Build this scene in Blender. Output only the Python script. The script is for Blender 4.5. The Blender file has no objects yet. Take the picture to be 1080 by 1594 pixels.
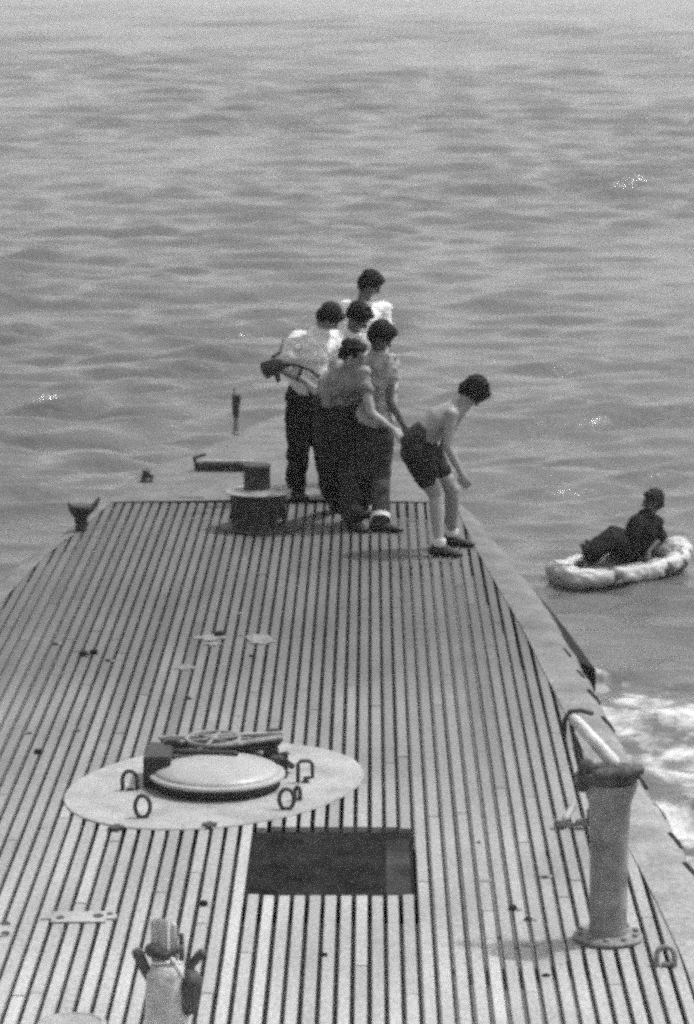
import bpy, bmesh, math, random
import numpy as np
from mathutils import Vector, Matrix, noise

# ------------------------------------------------------------------ camera
sc = bpy.context.scene
C = sc.collection
F = 5000.0            # focal length in photo pixels (photo 1080 x 1594)
CX, CY = 540.0, 797.0
H = 4.87              # eye above the deck
VPX, VPY = 577.0, -85.0
pitch = math.atan((CY - VPY) / F)
yaw = math.atan((VPX - CX) / F * math.cos(pitch))
cam_d = bpy.data.cameras.new('camera')
cam = bpy.data.objects.new('camera', cam_d)
C.objects.link(cam)
cam.location = (0, 0, H)
cam.rotation_euler = (math.pi / 2 - pitch, 0, yaw)
cam_d.sensor_fit = 'VERTICAL'
cam_d.sensor_height = 24
cam_d.lens = 24 * F / 1594
cam_d.clip_start = 0.1
cam_d.clip_end = 20000
sc.camera = cam
cam_d.dof.use_dof = True
cam_d.dof.focus_distance = 19.0
cam_d.dof.aperture_fstop = 2.8

# ------------------------------------------------------------------ world, sun, exposure
SUN_EL = math.radians(61)
SUN_AZ = math.radians(68)       # clockwise from +Y towards +X
w = bpy.data.worlds.new('World')
sc.world = w
w.use_nodes = True
nt = w.node_tree
nt.nodes.clear()
sky = nt.nodes.new('ShaderNodeTexSky')
sky.sky_type = 'NISHITA'
sky.sun_disc = False
sky.sun_elevation = SUN_EL
sky.sun_rotation = SUN_AZ
sky.air_density = 1.0
sky.dust_density = 3.0
bw = nt.nodes.new('ShaderNodeRGBToBW')
bg = nt.nodes.new('ShaderNodeBackground')
bg.inputs['Strength'].default_value = 0.15
wo = nt.nodes.new('ShaderNodeOutputWorld')
nt.links.new(sky.outputs[0], bw.inputs[0])
nt.links.new(bw.outputs[0], bg.inputs['Color'])
nt.links.new(bg.outputs[0], wo.inputs['Surface'])
sd = bpy.data.lights.new('sun', 'SUN')
sd.energy = 2.1
sd.angle = math.radians(3.5)
so = bpy.data.objects.new('sun', sd)
C.objects.link(so)
so.rotation_euler = (math.pi / 2 - SUN_EL, 0, -SUN_AZ + math.pi)
_d = Vector((math.sin(SUN_AZ) * math.cos(SUN_EL), math.cos(SUN_AZ) * math.cos(SUN_EL), math.sin(SUN_EL)))
so.rotation_euler = _d.to_track_quat('Z', 'Y').to_euler()
sc.view_settings.view_transform = 'Standard'
sc.view_settings.look = 'None'
sc.view_settings.gamma = 1
sc.view_settings.exposure = 0.92
# a soft lens and a fast grainy film: wide pixel filter, no denoiser, coarse sampling
sc.cycles.pixel_filter_type = 'GAUSSIAN'
sc.cycles.filter_width = 3.7
sc.cycles.use_denoising = False
sc.cycles.use_adaptive_sampling = True
sc.cycles.adaptive_threshold = 1.0
sc.cycles.adaptive_min_samples = 20
sc.cycles.max_bounces = 6

# ------------------------------------------------------------------ pixel -> world
camM = cam.rotation_euler.to_matrix()
def ray(px, py):
    return camM @ Vector(((px - CX) / F, -(py - CY) / F, -1.0))
def ground(px, py, z=0.0):
    d = ray(px, py); t = (z - H) / d.z
    return Vector((0, 0, H)) + d * t
def P(px, py, Y):
    d = ray(px, py); t = Y / d.y
    return Vector((0, 0, H)) + d * t

# ------------------------------------------------------------------ helpers
rnd = random.Random(7)
def tag(o, label=None, cat=None, group=None, kind=None):
    if label: o['label'] = label
    if cat: o['category'] = cat
    if group: o['group'] = group
    if kind: o['kind'] = kind
    return o
def empty(name, loc):
    o = bpy.data.objects.new(name, None); C.objects.link(o); o.location = loc
    o.empty_display_size = 0.2
    return o
def link(name, me, m, parent=None):
    o = bpy.data.objects.new(name, me); C.objects.link(o)
    if m: me.materials.append(m)
    if parent is not None:
        o.parent = parent
        off = Vector((0, 0, 0)); p = parent
        while p is not None:
            off += Vector(p.location); p = p.parent
        o.location = -off      # every mesh is written in world coordinates
    return o
def obj(name, bm, m, parent=None, smooth=True):
    me = bpy.data.meshes.new(name)
    bmesh.ops.recalc_face_normals(bm, faces=bm.faces)
    bm.to_mesh(me); bm.free()
    if smooth:
        for p in me.polygons: p.use_smooth = True
        try: me.set_sharp_from_angle(angle=math.radians(38))
        except Exception: pass
    return link(name, me, m, parent)

def mat(name, base, rough=0.7, amp=0.25, scale=8.0, fine=60.0, fine_amp=0.2, bump=0.15, metal=0.0, stretch=(1, 1, 1), spec=0.5, bdist=0.01):
    m = bpy.data.materials.new(name); m.use_nodes = True
    n = m.node_tree; b = n.nodes['Principled BSDF']
    tc = n.nodes.new('ShaderNodeTexCoord')
    mp = n.nodes.new('ShaderNodeMapping'); mp.inputs['Scale'].default_value = stretch
    n.links.new(tc.outputs['Object'], mp.inputs[0])
    a = n.nodes.new('ShaderNodeTexNoise'); a.inputs['Scale'].default_value = scale; a.inputs['Detail'].default_value = 5
    f = n.nodes.new('ShaderNodeTexNoise'); f.inputs['Scale'].default_value = fine; f.inputs['Detail'].default_value = 3
    n.links.new(mp.outputs[0], a.inputs['Vector']); n.links.new(mp.outputs[0], f.inputs['Vector'])
    def rng(src, amt):
        r = n.nodes.new('ShaderNodeMapRange')
        r.inputs['From Min'].default_value = 0.25; r.inputs['From Max'].default_value = 0.75
        r.inputs['To Min'].default_value = 1 - amt; r.inputs['To Max'].default_value = 1 + amt
        n.links.new(src, r.inputs['Value']); return r.outputs[0]
    mu = n.nodes.new('ShaderNodeMath'); mu.operation = 'MULTIPLY'
    n.links.new(rng(a.outputs['Fac'], amp), mu.inputs[0]); n.links.new(rng(f.outputs['Fac'], fine_amp), mu.inputs[1])
    m2 = n.nodes.new('ShaderNodeMath'); m2.operation = 'MULTIPLY'; m2.inputs[1].default_value = base
    n.links.new(mu.outputs[0], m2.inputs[0])
    n.links.new(m2.outputs[0], b.inputs['Base Color'])
    b.inputs['Roughness'].default_value = rough
    b.inputs['Metallic'].default_value = metal
    b.inputs['Specular IOR Level'].default_value = spec
    if bump:
        bp = n.nodes.new('ShaderNodeBump'); bp.inputs['Strength'].default_value = bump; bp.inputs['Distance'].default_value = bdist
        n.links.new(f.outputs['Fac'], bp.inputs['Height']); n.links.new(bp.outputs[0], b.inputs['Normal'])
    m['_m2'] = m2.name
    return m

def box(bm, c, s, rot=None):
    r = bmesh.ops.create_cube(bm, size=1.0)
    M = Matrix.Translation(c) @ (rot.to_4x4() if rot else Matrix.Identity(4)) @ Matrix.Diagonal((*s, 1))
    bmesh.ops.transform(bm, matrix=M, verts=r['verts'])
    return r['verts']
def lathe(bm, c, prof, n=40, sx=1.0, sy=1.0, rot=None):
    """prof: list of (r, z); closed top and bottom"""
    rings = []
    for (r, z) in prof:
        ring = []
        for k in range(n):
            a = 2 * math.pi * k / n
            v = Vector((r * sx * math.cos(a), r * sy * math.sin(a), z))
            if rot: v = rot @ v
            ring.append(bm.verts.new(Vector(c) + v))
        rings.append(ring)
    for i in range(len(rings) - 1):
        for k in range(n):
            bm.faces.new((rings[i][k], rings[i][(k + 1) % n], rings[i + 1][(k + 1) % n], rings[i + 1][k]))
    bm.faces.new(rings[0]); bm.faces.new(rings[-1][::-1])
def sweep(bm, pts, rads, lat=None, n=16, closed=False, caps=True):
    """tapered tube through pts; rads are r or (r_lateral, r_depth); rounded ends"""
    pts = [Vector(p) for p in pts]
    rads = [(r, r) if not isinstance(r, (tuple, list)) else tuple(r) for r in rads]
    if not closed and caps:
        t0 = (pts[0] - pts[1]).normalized(); t1 = (pts[-1] - pts[-2]).normalized()
        P2, R2 = [], []
        for a in (1.4, 1.0, 0.5):
            k = min(rads[0]); P2.append(pts[0] + t0 * k * math.sin(a)); R2.append(tuple(x * max(math.cos(a), .05) for x in rads[0]))
        P2 += pts; R2 += rads
        for a in (0.5, 1.0, 1.4):
            k = min(rads[-1]); P2.append(pts[-1] + t1 * k * math.sin(a)); R2.append(tuple(x * max(math.cos(a), .05) for x in rads[-1]))
        pts, rads = P2, R2
    N = len(pts); rings = []; prev = None
    for i in range(N):
        if closed: t = pts[(i + 1) % N] - pts[i - 1]
        else: t = pts[min(i + 1, N - 1)] - pts[max(i - 1, 0)]
        t.normalize()
        if lat is not None: u = Vector(lat)
        elif prev is not None: u = prev
        else: u = Vector((0, 0, 1)) if abs(t.z) < 0.9 else Vector((1, 0, 0))
        u = u - t * u.dot(t)
        if u.length < 1e-4: u = t.orthogonal()
        u.normalize(); prev = u; v = t.cross(u)
        rings.append([bm.verts.new(pts[i] + u * rads[i][0] * math.cos(2 * math.pi * k / n) + v * rads[i][1] * math.sin(2 * math.pi * k / n)) for k in range(n)])
    for i in range(N if closed else N - 1):
        a, b = rings[i], rings[(i + 1) % N]
        for k in range(n): bm.faces.new((a[k], a[(k + 1) % n], b[(k + 1) % n], b[k]))
    if not closed:
        bm.faces.new(rings[0]); bm.faces.new(rings[-1][::-1])
def ball(bm, c, s, rot=None, sub=3):
    r = bmesh.ops.create_icosphere(bm, subdivisions=sub, radius=1.0)
    M = Matrix.Translation(c) @ (rot.to_4x4() if rot else Matrix.Identity(4)) @ Matrix.Diagonal((*s, 1))
    bmesh.ops.transform(bm, matrix=M, verts=r['verts'])
def remeshed(name, bm, m, parent, voxel=0.008, smooth=4, wr=0.0, wscale=12.0, seed=0.0, trim=None):
    """union of overlapping solids as ONE continuous surface"""
    me = bpy.data.meshes.new(name); bmesh.ops.recalc_face_normals(bm, faces=bm.faces); bm.to_mesh(me); bm.free()
    o = bpy.data.objects.new(name, me); C.objects.link(o)
    md = o.modifiers.new('r', 'REMESH'); md.mode = 'VOXEL'; md.voxel_size = voxel; md.use_smooth_shade = True
    if smooth:
        s = o.modifiers.new('s', 'SMOOTH'); s.iterations = smooth; s.factor = 0.5
    dg = bpy.context.evaluated_depsgraph_get(); dg.update()
    me2 = bpy.data.meshes.new_from_object(o.evaluated_get(dg))
    bpy.data.objects.remove(o); bpy.data.meshes.remove(me)
    me2.name = name
    if wr:
        sd_ = Vector((seed * 3.1, seed * 1.7, seed))
        for v in me2.vertices:
            q = Vector(v.co) + sd_
            q2 = Vector((q.x, q.y, q.z * 1.6)) * wscale
            d = noise.noise(q2) + 0.5 * noise.noise(q2 * 2.3)
            v.co = v.co + v.normal * d * wr
    for p in me2.polygons: p.use_smooth = True
    return link(name, me2, m, parent)

# ------------------------------------------------------------------ materials
M = {}
M['steel'] = mat('grey_painted_steel', 0.155, 0.7, 0.42, 3.0, 30, 0.4, 0.4)
M['plate'] = mat('pale_steel_plate', 0.245, 0.6, 0.28, 4.0, 50, 0.25, 0.2)
M['hatch'] = mat('hatch_paint', 0.27, 0.42, 0.14, 6.0, 60, 0.15, 0.2)
M['dark'] = mat('dark_greased_steel', 0.030, 0.6, 0.3, 9.0, 60, 0.3, 0.3, spec=.3)
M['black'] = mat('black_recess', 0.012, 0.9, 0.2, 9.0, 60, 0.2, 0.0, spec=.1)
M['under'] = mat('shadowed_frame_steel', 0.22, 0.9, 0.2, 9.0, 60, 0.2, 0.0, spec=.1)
M['well'] = mat('well_shade_black', 0.016, 1.0, 0.5, 5, 40, 0.6, 0.0, spec=.0)  # shade down in the deck opening put into the colour
M['well2'] = mat('well_dim_grey', 0.034, 1.0, 0.6, 4, 40, 0.6, 0.0, spec=.0)  # lighter right part of the painted dark in the opening
M['midsteel'] = mat('weathered_mid_steel', 0.15, 0.55, 0.3, 9.0, 60, 0.3, 0.3)
M['tube'] = mat('pale_stanchion_paint', 0.20, 0.6, 0.6, 7.0, 60, 0.2, 0.2)
M['lug'] = mat('chipped_dark_paint', 0.065, 0.8, 0.7, 12, 60, 0.5, 0.3, spec=.2)
M['worn'] = mat('chipped_pale_paint', 0.42, 0.6, 0.35, 10, 60, 0.3, 0.3)
M['wornplate'] = mat('worn_dark_plate', 0.13, 0.7, 0.5, 18, 60, 0.5, 0.3)
M['forkgrey'] = mat('streaked_grey_paint', 0.36, 0.5, 0.45, 10.0, 60, 0.25, 0.2, stretch=(3, 3, .4))
M['bright'] = mat('bright_worn_paint', 0.48, 0.5, 0.12, 8.0, 60, 0.15, 0.2)
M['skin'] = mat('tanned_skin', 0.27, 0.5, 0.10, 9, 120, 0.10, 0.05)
M['skin_dark'] = mat('shade_darkened_skin', 0.07, 0.5, 0.10, 9, 120, 0.10, 0.05)  # shade on the bowed faces put into the skin colour
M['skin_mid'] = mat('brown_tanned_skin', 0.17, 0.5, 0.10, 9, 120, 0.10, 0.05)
M['skin_fair'] = mat('lightly_tanned_skin', 0.22, 0.5, 0.12, 9, 120, 0.10, 0.05)
M['hair'] = mat('dark_hair', 0.010, 0.75, 0.3, 40, 160, 0.5, 0.6, spec=.2)
M['white'] = mat('white_cotton', 0.62, 0.9, 0.07, 7, 160, 0.06, 0.15, spec=.2)
M['greycloth'] = mat('faded_shirt_cloth', 0.30, 0.9, 0.6, 11, 120, 0.15, 0.15, spec=.2)
M['faded'] = mat('faded_work_denim', 0.034, 0.9, 0.5, 8, 140, 0.3, 0.2, spec=.12)
M['drab'] = mat('drab_shirt_cloth', 0.19, 0.9, 0.6, 9, 120, 0.2, 0.15, spec=.2)
M['navy'] = mat('dark_denim', 0.011, 0.92, 0.35, 7, 140, 0.3, 0.2, spec=.12)
M['shorts'] = mat('dark_shorts_cloth', 0.022, 0.9, 0.4, 10, 140, 0.3, 0.2, spec=.12)
M['boot'] = mat('black_leather', 0.012, 0.5, 0.2, 20, 90, 0.2, 0.1, spec=.4)
M['sock'] = mat('pale_sock', 0.5, 0.9, 0.1, 20, 90, 0.1, 0.1)
M['rubber'] = mat('pale_rubberised_fabric', 0.38, 0.6, 0.25, 5, 60, 0.12, 0.2)
M['rubber_dark'] = mat('dark_rubberised_fabric', 0.06, 0.6, 0.3, 5, 60, 0.2, 0.2)

# deck planks: tone varies plank by plank, darker away aft
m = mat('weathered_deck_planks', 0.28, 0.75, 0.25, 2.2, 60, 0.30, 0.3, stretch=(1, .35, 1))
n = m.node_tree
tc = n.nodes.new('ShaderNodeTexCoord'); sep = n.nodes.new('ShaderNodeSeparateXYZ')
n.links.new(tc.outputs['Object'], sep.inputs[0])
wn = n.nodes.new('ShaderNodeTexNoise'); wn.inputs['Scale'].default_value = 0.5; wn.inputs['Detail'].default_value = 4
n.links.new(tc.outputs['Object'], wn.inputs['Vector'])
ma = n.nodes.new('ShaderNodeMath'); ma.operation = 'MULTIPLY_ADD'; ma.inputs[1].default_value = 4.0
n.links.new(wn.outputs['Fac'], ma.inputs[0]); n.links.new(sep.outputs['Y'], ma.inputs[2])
aft_dark = n.nodes.new('ShaderNodeMapRange')
aft_dark.inputs['From Min'].default_value = 16.0; aft_dark.inputs['From Max'].default_value = 24.5
aft_dark.inputs['To Min'].default_value = 1.0; aft_dark.inputs['To Max'].default_value = 0.25
n.links.new(ma.outputs[0], aft_dark.inputs['Value'])
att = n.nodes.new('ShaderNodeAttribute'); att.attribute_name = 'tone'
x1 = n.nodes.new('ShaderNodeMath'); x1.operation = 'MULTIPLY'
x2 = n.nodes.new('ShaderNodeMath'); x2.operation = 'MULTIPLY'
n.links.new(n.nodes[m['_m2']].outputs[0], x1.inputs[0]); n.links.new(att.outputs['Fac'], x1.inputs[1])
n.links.new(x1.outputs[0], x2.inputs[0]); n.links.new(aft_dark.outputs[0], x2.inputs[1])
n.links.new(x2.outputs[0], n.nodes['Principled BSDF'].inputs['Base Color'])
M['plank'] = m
# same darkening aft on the steel margin
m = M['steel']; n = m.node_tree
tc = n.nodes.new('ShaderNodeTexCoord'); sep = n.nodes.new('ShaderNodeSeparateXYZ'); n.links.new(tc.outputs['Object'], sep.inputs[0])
aft_dark = n.nodes.new('ShaderNodeMapRange')
aft_dark.inputs['From Min'].default_value = 15.0; aft_dark.inputs['From Max'].default_value = 23.0
aft_dark.inputs['To Min'].default_value = 1.35; aft_dark.inputs['To Max'].default_value = 0.62
n.links.new(sep.outputs['Y'], aft_dark.inputs['Value'])
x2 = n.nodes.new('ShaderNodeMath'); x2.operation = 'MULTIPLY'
n.links.new(n.nodes[m['_m2']].outputs[0], x2.inputs[0]); n.links.new(aft_dark.outputs[0], x2.inputs[1])
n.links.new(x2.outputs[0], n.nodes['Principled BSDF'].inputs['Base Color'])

# ------------------------------------------------------------------ the submarine
WZ = -1.5                                   # mean sea level
def g2(l): return [(ground(x, y).y, ground(x, y).x) for x, y in l]
R_edge = sorted(g2([(1190, 1550), (1080, 1335), (1030, 1250), (980, 1168), (940, 1092), (905, 1025), (868, 962), (830, 905), (795, 862), (760, 820), (735, 790)]))
L_edge = sorted(g2([(0, 893), (40, 862), (85, 832), (130, 796), (190, 748), (235, 722), (295, 701), (340, 684), (372, 667)]))
R_edge = [(5.0, 1.85), (11.0, 1.80)] + R_edge + [(30.2, .42), (31.3, -.05), (32.2, -.42), (33.1, -.75), (33.5, -.9)]
L_edge = [(5.0, -3.9), (11.0, -3.85), (17.0, -3.55), (21.0, -3.15)] + L_edge + [(33.3, -1.05), (33.5, -.9)]
R_in = [(5.0, 1.60), (11.0, 1.58)] + sorted(g2([(1080, 1500), (1042, 1418), (975, 1288), (898, 1125), (855, 1043), (825, 983), (790, 925), (752, 860), (722, 800)]))
L_in = [(5.0, -3.65), (11.0, -3.6), (17.0, -3.3), (21.0, -2.95)] + sorted(g2([(0, 930), (60, 868), (100, 836), (140, 800)]))
def f(tab, Y):
    xs = [t[0] for t in tab]; ys = [t[1] for t in tab]
    return float(np.interp(Y, xs, ys))
Y_SL = ground(400, 783).y                   # the planking stops here, steel beyond
sub = empty('submarine', (-0.9, 18, 0))
tag(sub, 'slatted after deck of a surfaced grey submarine with hatch, capstan and sailors on it', 'submarine')

# hull with margin plates and rounded shoulders, plated stern
bm = bmesh.new()
Ys = list(np.linspace(5, Y_SL, 90)) + list(np.linspace(Y_SL, 33.5, 34))[1:]
prof = [(0.30, .006), (.16, .006), (.09, -.002), (.04, -.022), (0.0, -.06), (-.02, -.13), (-.05, -.6), (-.10, -1.3), (-.25, -2.6)]
rowsR, rowsL = [], []
for Y in Ys:
    re, le = f(R_edge, Y) + .022 * noise.noise(Vector((Y * 2.1, 3, 0))) + .012 * noise.noise(Vector((Y * 7, 3, 0))), f(L_edge, Y) + .03 * noise.noise(Vector((Y * 2.3, 9, 0)))
    mid = (re + le) / 2; hw = (re - le) / 2
    k = min(1, hw / 0.6)
    flat = Y <= Y_SL
    rr, ll = [], []
    for j, (dx, z) in enumerate(prof):
        xr, xl = re - dx * k, le + dx * k
        if j == 0:
            if flat: xr, xl = f(R_in, Y) - .045, f(L_in, Y) + .045
            else: xr = xl = mid
        rr.append(bm.verts.new((xr, Y, z))); ll.append(bm.verts.new((xl, Y, z)))
    rowsR.append(rr); rowsL.append(ll)
for i in range(len(Ys) - 1):
    for j in range(len(prof) - 1):
        for rows in (rowsR, rowsL):
            try: bm.faces.new((rows[i][j], rows[i][j + 1], rows[i + 1][j + 1], rows[i + 1][j]))
            except Exception: pass
bmesh.ops.remove_doubles(bm, verts=bm.verts, dist=0.0005)
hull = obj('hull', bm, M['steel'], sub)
bm = bmesh.new()      # the dark void under the planking
vs = [bm.verts.new((f(R_in, Y) + .05, Y, -.14)) for Y in Ys if Y <= Y_SL + .01] + [bm.verts.new((f(L_in, Y) - .05, Y, -.14)) for Y in reversed(Ys) if Y <= Y_SL + .01]
RX0, RX1 = ground(391, 1340).x, ground(641, 1340).x
RY0, RY1 = ground(500, 1394).y, ground(500, 1287).y
# split round the opening: four sheets
for (x0, x1, y0, y1) in ((-3.9, RX0 - .02, 5, Y_SL), (RX1 + .02, 1.75, 5, Y_SL), (RX0 - .02, RX1 + .02, 5, RY0 - .02), (RX0 - .02, RX1 + .02, RY1 + .02, Y_SL)):
    pass
bm.free(); bm = bmesh.new()
def strip(x0f, x1f, y0, y1, z, n=30):
    a = [(bm.verts.new((x0f(Y), Y, z)), bm.verts.new((x1f(Y), Y, z))) for Y in np.linspace(y0, y1, n)]
    for i in range(n - 1): bm.faces.new((a[i][0], a[i][1], a[i + 1][1], a[i + 1][0]))
lo = lambda Y: f(L_in, Y) - .03
hi = lambda Y: f(R_in, Y) + .03
strip(lo, hi, 5, RY0 - .03, -.14); strip(lo, hi, RY1 + .03, Y_SL, -.14)
strip(lo, lambda Y: RX0 - .03, RY0 - .03, RY1 + .03, -.14, 4); strip(lambda Y: RX1 + .03, hi, RY0 - .03, RY1 + .03, -.14, 4)
obj('deck_underlay', bm, M['under'], sub, False)

# planking
pitch_x = 27.4 / ((1594 - VPY) * math.cos(pitch) / H)
gap = 0.0245
verts, faces, tones = [], [], []
def plank(x0, x1, y0, y1, tone):
    dz = rnd.uniform(-.0012, .0012); c = .003; b = len(verts)
    sec = [(x0, -.032), (x0, -c), (x0 + c, 0), (x1 - c, 0), (x1, -c), (x1, -.032)]
    for Y in (y0, y1):
        for x, z in sec: verts.append((x, Y, z + dz))
    for k in range(6):
        faces.append((b + k, b + (k + 1) % 6, b + 6 + (k + 1) % 6, b + 6 + k)); tones.append(tone)
    faces.append(tuple(b + k for k in range(6))); faces.append(tuple(b + 6 + k for k in range(6))[::-1]); tones.extend([tone] * 2)
gridY = np.linspace(5, Y_SL, 700)
for k in range(-52, 26):
    x0 = k * pitch_x + gap / 2; x1 = (k + 1) * pitch_x - gap / 2
    ok = [Y for Y in gridY if f(L_in, Y) - .02 < x0 and x1 < f(R_in, Y) + .04]
    if not ok: continue
    segs = [(min(ok), max(ok))]
    if x1 > RX0 and x0 < RX1:
        s = []
        cr = .07
        inset = max(0, cr - max(0, min(x0 + .03 - RX0, RX1 - x1 + .03))) * .6
        for a, b in segs:
            if a < RY0: s.append((a, min(b, RY0 + inset)))
            if b > RY1: s.append((max(a, RY1 - inset), b))
        segs = s
    for a, b in segs:
        y = a
        nxt = a + rnd.uniform(.5, 5)
        while y < b:
            e = min(b, nxt)
            if b - e < .5: e = b
            plank(x0 + rnd.uniform(-.0012, .0012), x1 + rnd.uniform(-.0012, .0012), y, e - (.014 if e < b else 0), rnd.gauss(1, .085))
            y = e; nxt = y + rnd.uniform(3.5, 6.5)
me = bpy.data.meshes.new('deck_planking'); me.from_pydata(verts, [], faces); me.update()
at = me.attributes.new('tone', 'FLOAT', 'FACE'); at.data.foreach_set('value', tones)
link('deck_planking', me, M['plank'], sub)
# narrow filler pieces: bright worn caps and small plates let into the planking
def flat_plate(name, px0, py0, px1, py1, m, rot=0.0, t=.006, parent=sub, pts=None):
    a, b = ground(px0, py1), ground(px1, py0)
    bm = bmesh.new()
    c = (a + b) / 2; vs = box(bm, Vector((0, 0, t / 2 + .0025)), ((b.x - a.x), (b.y - a.y), t))
    bmesh.ops.bevel(bm, geom=[e for e in bm.edges if abs(e.verts[0].co.z - e.verts[1].co.z) > t * .5], offset=min(b.x - a.x, b.y - a.y) * .3, segments=4, affect='EDGES')
    bmesh.ops.transform(bm, matrix=Matrix.Translation((c.x, c.y, 0)) @ Matrix.Rotation(rot, 4, 'Z'), verts=bm.verts)
    return obj(name, bm, m, parent)

# oval plate round the hatch
hc = ground(336, 1222)
bm = bmesh.new()
ring0, ring1, ring2 = [], [], []
c11 = .87; c21 = .25; c22 = math.sqrt(.99 ** 2 - .25 ** 2)
for k in range(96):
    a = 2 * math.pi * k / 96
    x, y = c11 * math.cos(a), c21 * math.cos(a) + c22 * math.sin(a)
    ring0.append(bm.verts.new((hc.x + x, hc.y + y, .0015))); ring1.append(bm.verts.new((hc.x + x * .995, hc.y + y * .995, .009)))
for k in range(96):
    q = (k + 1) % 96; bm.faces.new((ring0[k], ring0[q], ring1[q], ring1[k]))
bm.faces.new(ring1)
obj('oval_deck_plate', bm, M['plate'], sub, True)

# access hatch
hb = ground(338, 1225); hatch = None
bm = bmesh.new()
lathe(bm, (hb.x, hb.y, .008), [(.365, 0), (.37, .01), (.355, .015), (.355, .062)], 64)
hatch = obj('access_hatch', bm, M['dark'], sub); tag(hatch, 'round domed access hatch on the pale oval plate')
bm = bmesh.new()
pr = [(.36, .066), (.395, .07), (.402, .080), (.398, .090), (.37, .097)] + [(.37 * math.cos(a), .097 + .068 * math.sin(a)) for a in np.linspace(.12, 1.45, 10)]
lathe(bm, (hb.x, hb.y, 0), pr, 64)
obj('hatch_cover', bm, M['hatch'], hatch)
bm = bmesh.new()
def hx(px, py, z): # point on the hatch, px/py offsets in m
    return Vector((hb.x + px, hb.y + py, z))
box(bm, hx(-.35, .12, .10), (.16, .38, .19)); box(bm, hx(.02, .42, .075), (.66, .12, .11)); box(bm, hx(-.28, .30, .17), (.09, .12, .10)); box(bm, hx(-.22, .2, .13), (.16, .2, .05))
bmesh.ops.bevel(bm, geom=bm.edges[:], offset=.012, segments=2, affect='EDGES')
obj('hinge_box', bm, M['dark'], hatch)
bm = bmesh.new()
sweep(bm, [hx(-.30, .46, .11), hx(.30, .52, .13)], [.045, .045], n=14)
obj('torsion_spring', bm, M['dark'], hatch); bm = bmesh.new()
sweep(bm, [hx(-.05, .25, .17), hx(.34, .44, .18)], [.03, .035], n=12)
obj('torsion_spring', bm, M['dark'], hatch); bm = bmesh.new()
sweep(bm, [hx(-.26, .2, .16), hx(.1, .12, .17)], [.02, .02], n=10)
obj('locking_bar', bm, M['dark'], hatch)
bm = bmesh.new()
for z, r in ((.20, .16),):
    pts = [hx(-.04 + r * math.cos(a), .36 + r * 1.1 * math.sin(a), z) for a in np.linspace(0, 2 * math.pi, 25)[:-1]]
    sweep(bm, pts, [.014] * 24, n=8, closed=True)
    for a in (0.3, 1.35, 2.4): sweep(bm, [hx(-.04 + r * math.cos(a), .36 + r * 1.1 * math.sin(a), z), hx(-.04 - r * math.cos(a), .36 - r * 1.1 * math.sin(a), z)], [.011, .011], n=8)
ball(bm, hx(-.04, .36, .2), (.035, .035, .025))
obj('handwheel', bm, M['midsteel'], hatch)
bm = bmesh.new()
for x in (-.33, -.18, .02, .2, .36):
    sweep(bm, [hx(x, .40, .09), hx(x + .05, .22, .15)], [.016, .016], n=8)
sweep(bm, [hx(-.36, .42, .19), hx(.36, .5, .2)], [.014, .014], n=8)
sweep(bm, [hx(-.2, .2, .16), hx(.36, .36, .21)], [.014, .014], n=8)
obj('hinge_linkage', bm, M['tube'], hatch)
bm = bmesh.new()
box(bm, hx(.31, .55, .16), (.09, .07, .11)); bmesh.ops.bevel(bm, geom=bm.edges[:], offset=.012, segments=2, affect='EDGES'); obj('spring_stop', bm, M['dark'], hatch)
bm = bmesh.new(); box(bm, hx(.36, .22, .07), (.10, .10, .12))
sweep(bm, [hx(.36, .22, .12), hx(.43, .30, .05)], [.02, .02], n=8)
bmesh.ops.bevel(bm, geom=[e for e in bm.edges if e.calc_length() > .04], offset=.008, segments=2, affect='EDGES')
obj('dog_clip', bm, M['dark'], hatch)

def pad_eye(px, py, w_, h_, lean=0.0, r=.012, name='pad_eye', parent=sub, m='dark', square=False, twist=0.0, full=False):
    g = ground(px, py); bm = bmesh.new()
    if square:
        pl = [(-w_ / 2, 0), (-w_ / 2, h_ * .85), (-w_ * .3, h_), (w_ * .3, h_), (w_ / 2, h_ * .85), (w_ / 2, h_ * .25), (0, h_ * .2)]
    else:
        a1 = (-.35, math.pi + .35) if full else (0, math.pi)
        pl = [(w_ / 2 * math.cos(a), h_ * .55 + h_ * .45 * math.sin(a) * (1.2 if full else 1)) for a in np.linspace(a1[0], a1[1], 12)]
        pl = [(w_ / 2, 0)] + pl + [(-w_ / 2, 0)] if not full else [(w_ / 2 * math.cos(a), h_ * .5 + h_ * .5 * math.sin(a)) for a in np.linspace(-1.35, math.pi + 1.35, 18)]
    pts = [g + Vector((x * math.cos(twist), x * math.sin(twist) + z * lean, z + .008)) for x, z in pl]
    sweep(bm, pts, [r] * len(pts), n=10)
    box(bm, g + Vector((0, 0, .014)), (w_ * .5, .03, .012))
    return obj(name, bm, M[m], parent)
e = pad_eye(202, 1232, .085, .115); tag(e, 'upright pad eye at the left of the oval plate')
e = pad_eye(222, 1275, .085, .13, full=True); tag(e, 'ring pad eye before the left rim of the hatch')
e = pad_eye(446, 1262, .085, .12, full=True); tag(e, 'ring pad eye before the right rim of the hatch')
e = pad_eye(475, 1220, .085, .13, square=True); tag(e, 'squared bent pad eye right of the hatch')
e = pad_eye(463, 1248, .03, .08); tag(e, 'small stub eye right of the hatch')
e = pad_eye(1036, 1505, .085, .085, lean=.3, r=.014, m='midsteel'); tag(e, 'rounded pad eye at the right edge of the planking')
for px, py, wd in ((181, 1291, 26), (326, 1287, 24)):
    e = flat_plate('bolt_lug', px - wd / 2, py - 4, px + wd / 2, py + 4, M['dark'], t=.016)

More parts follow.
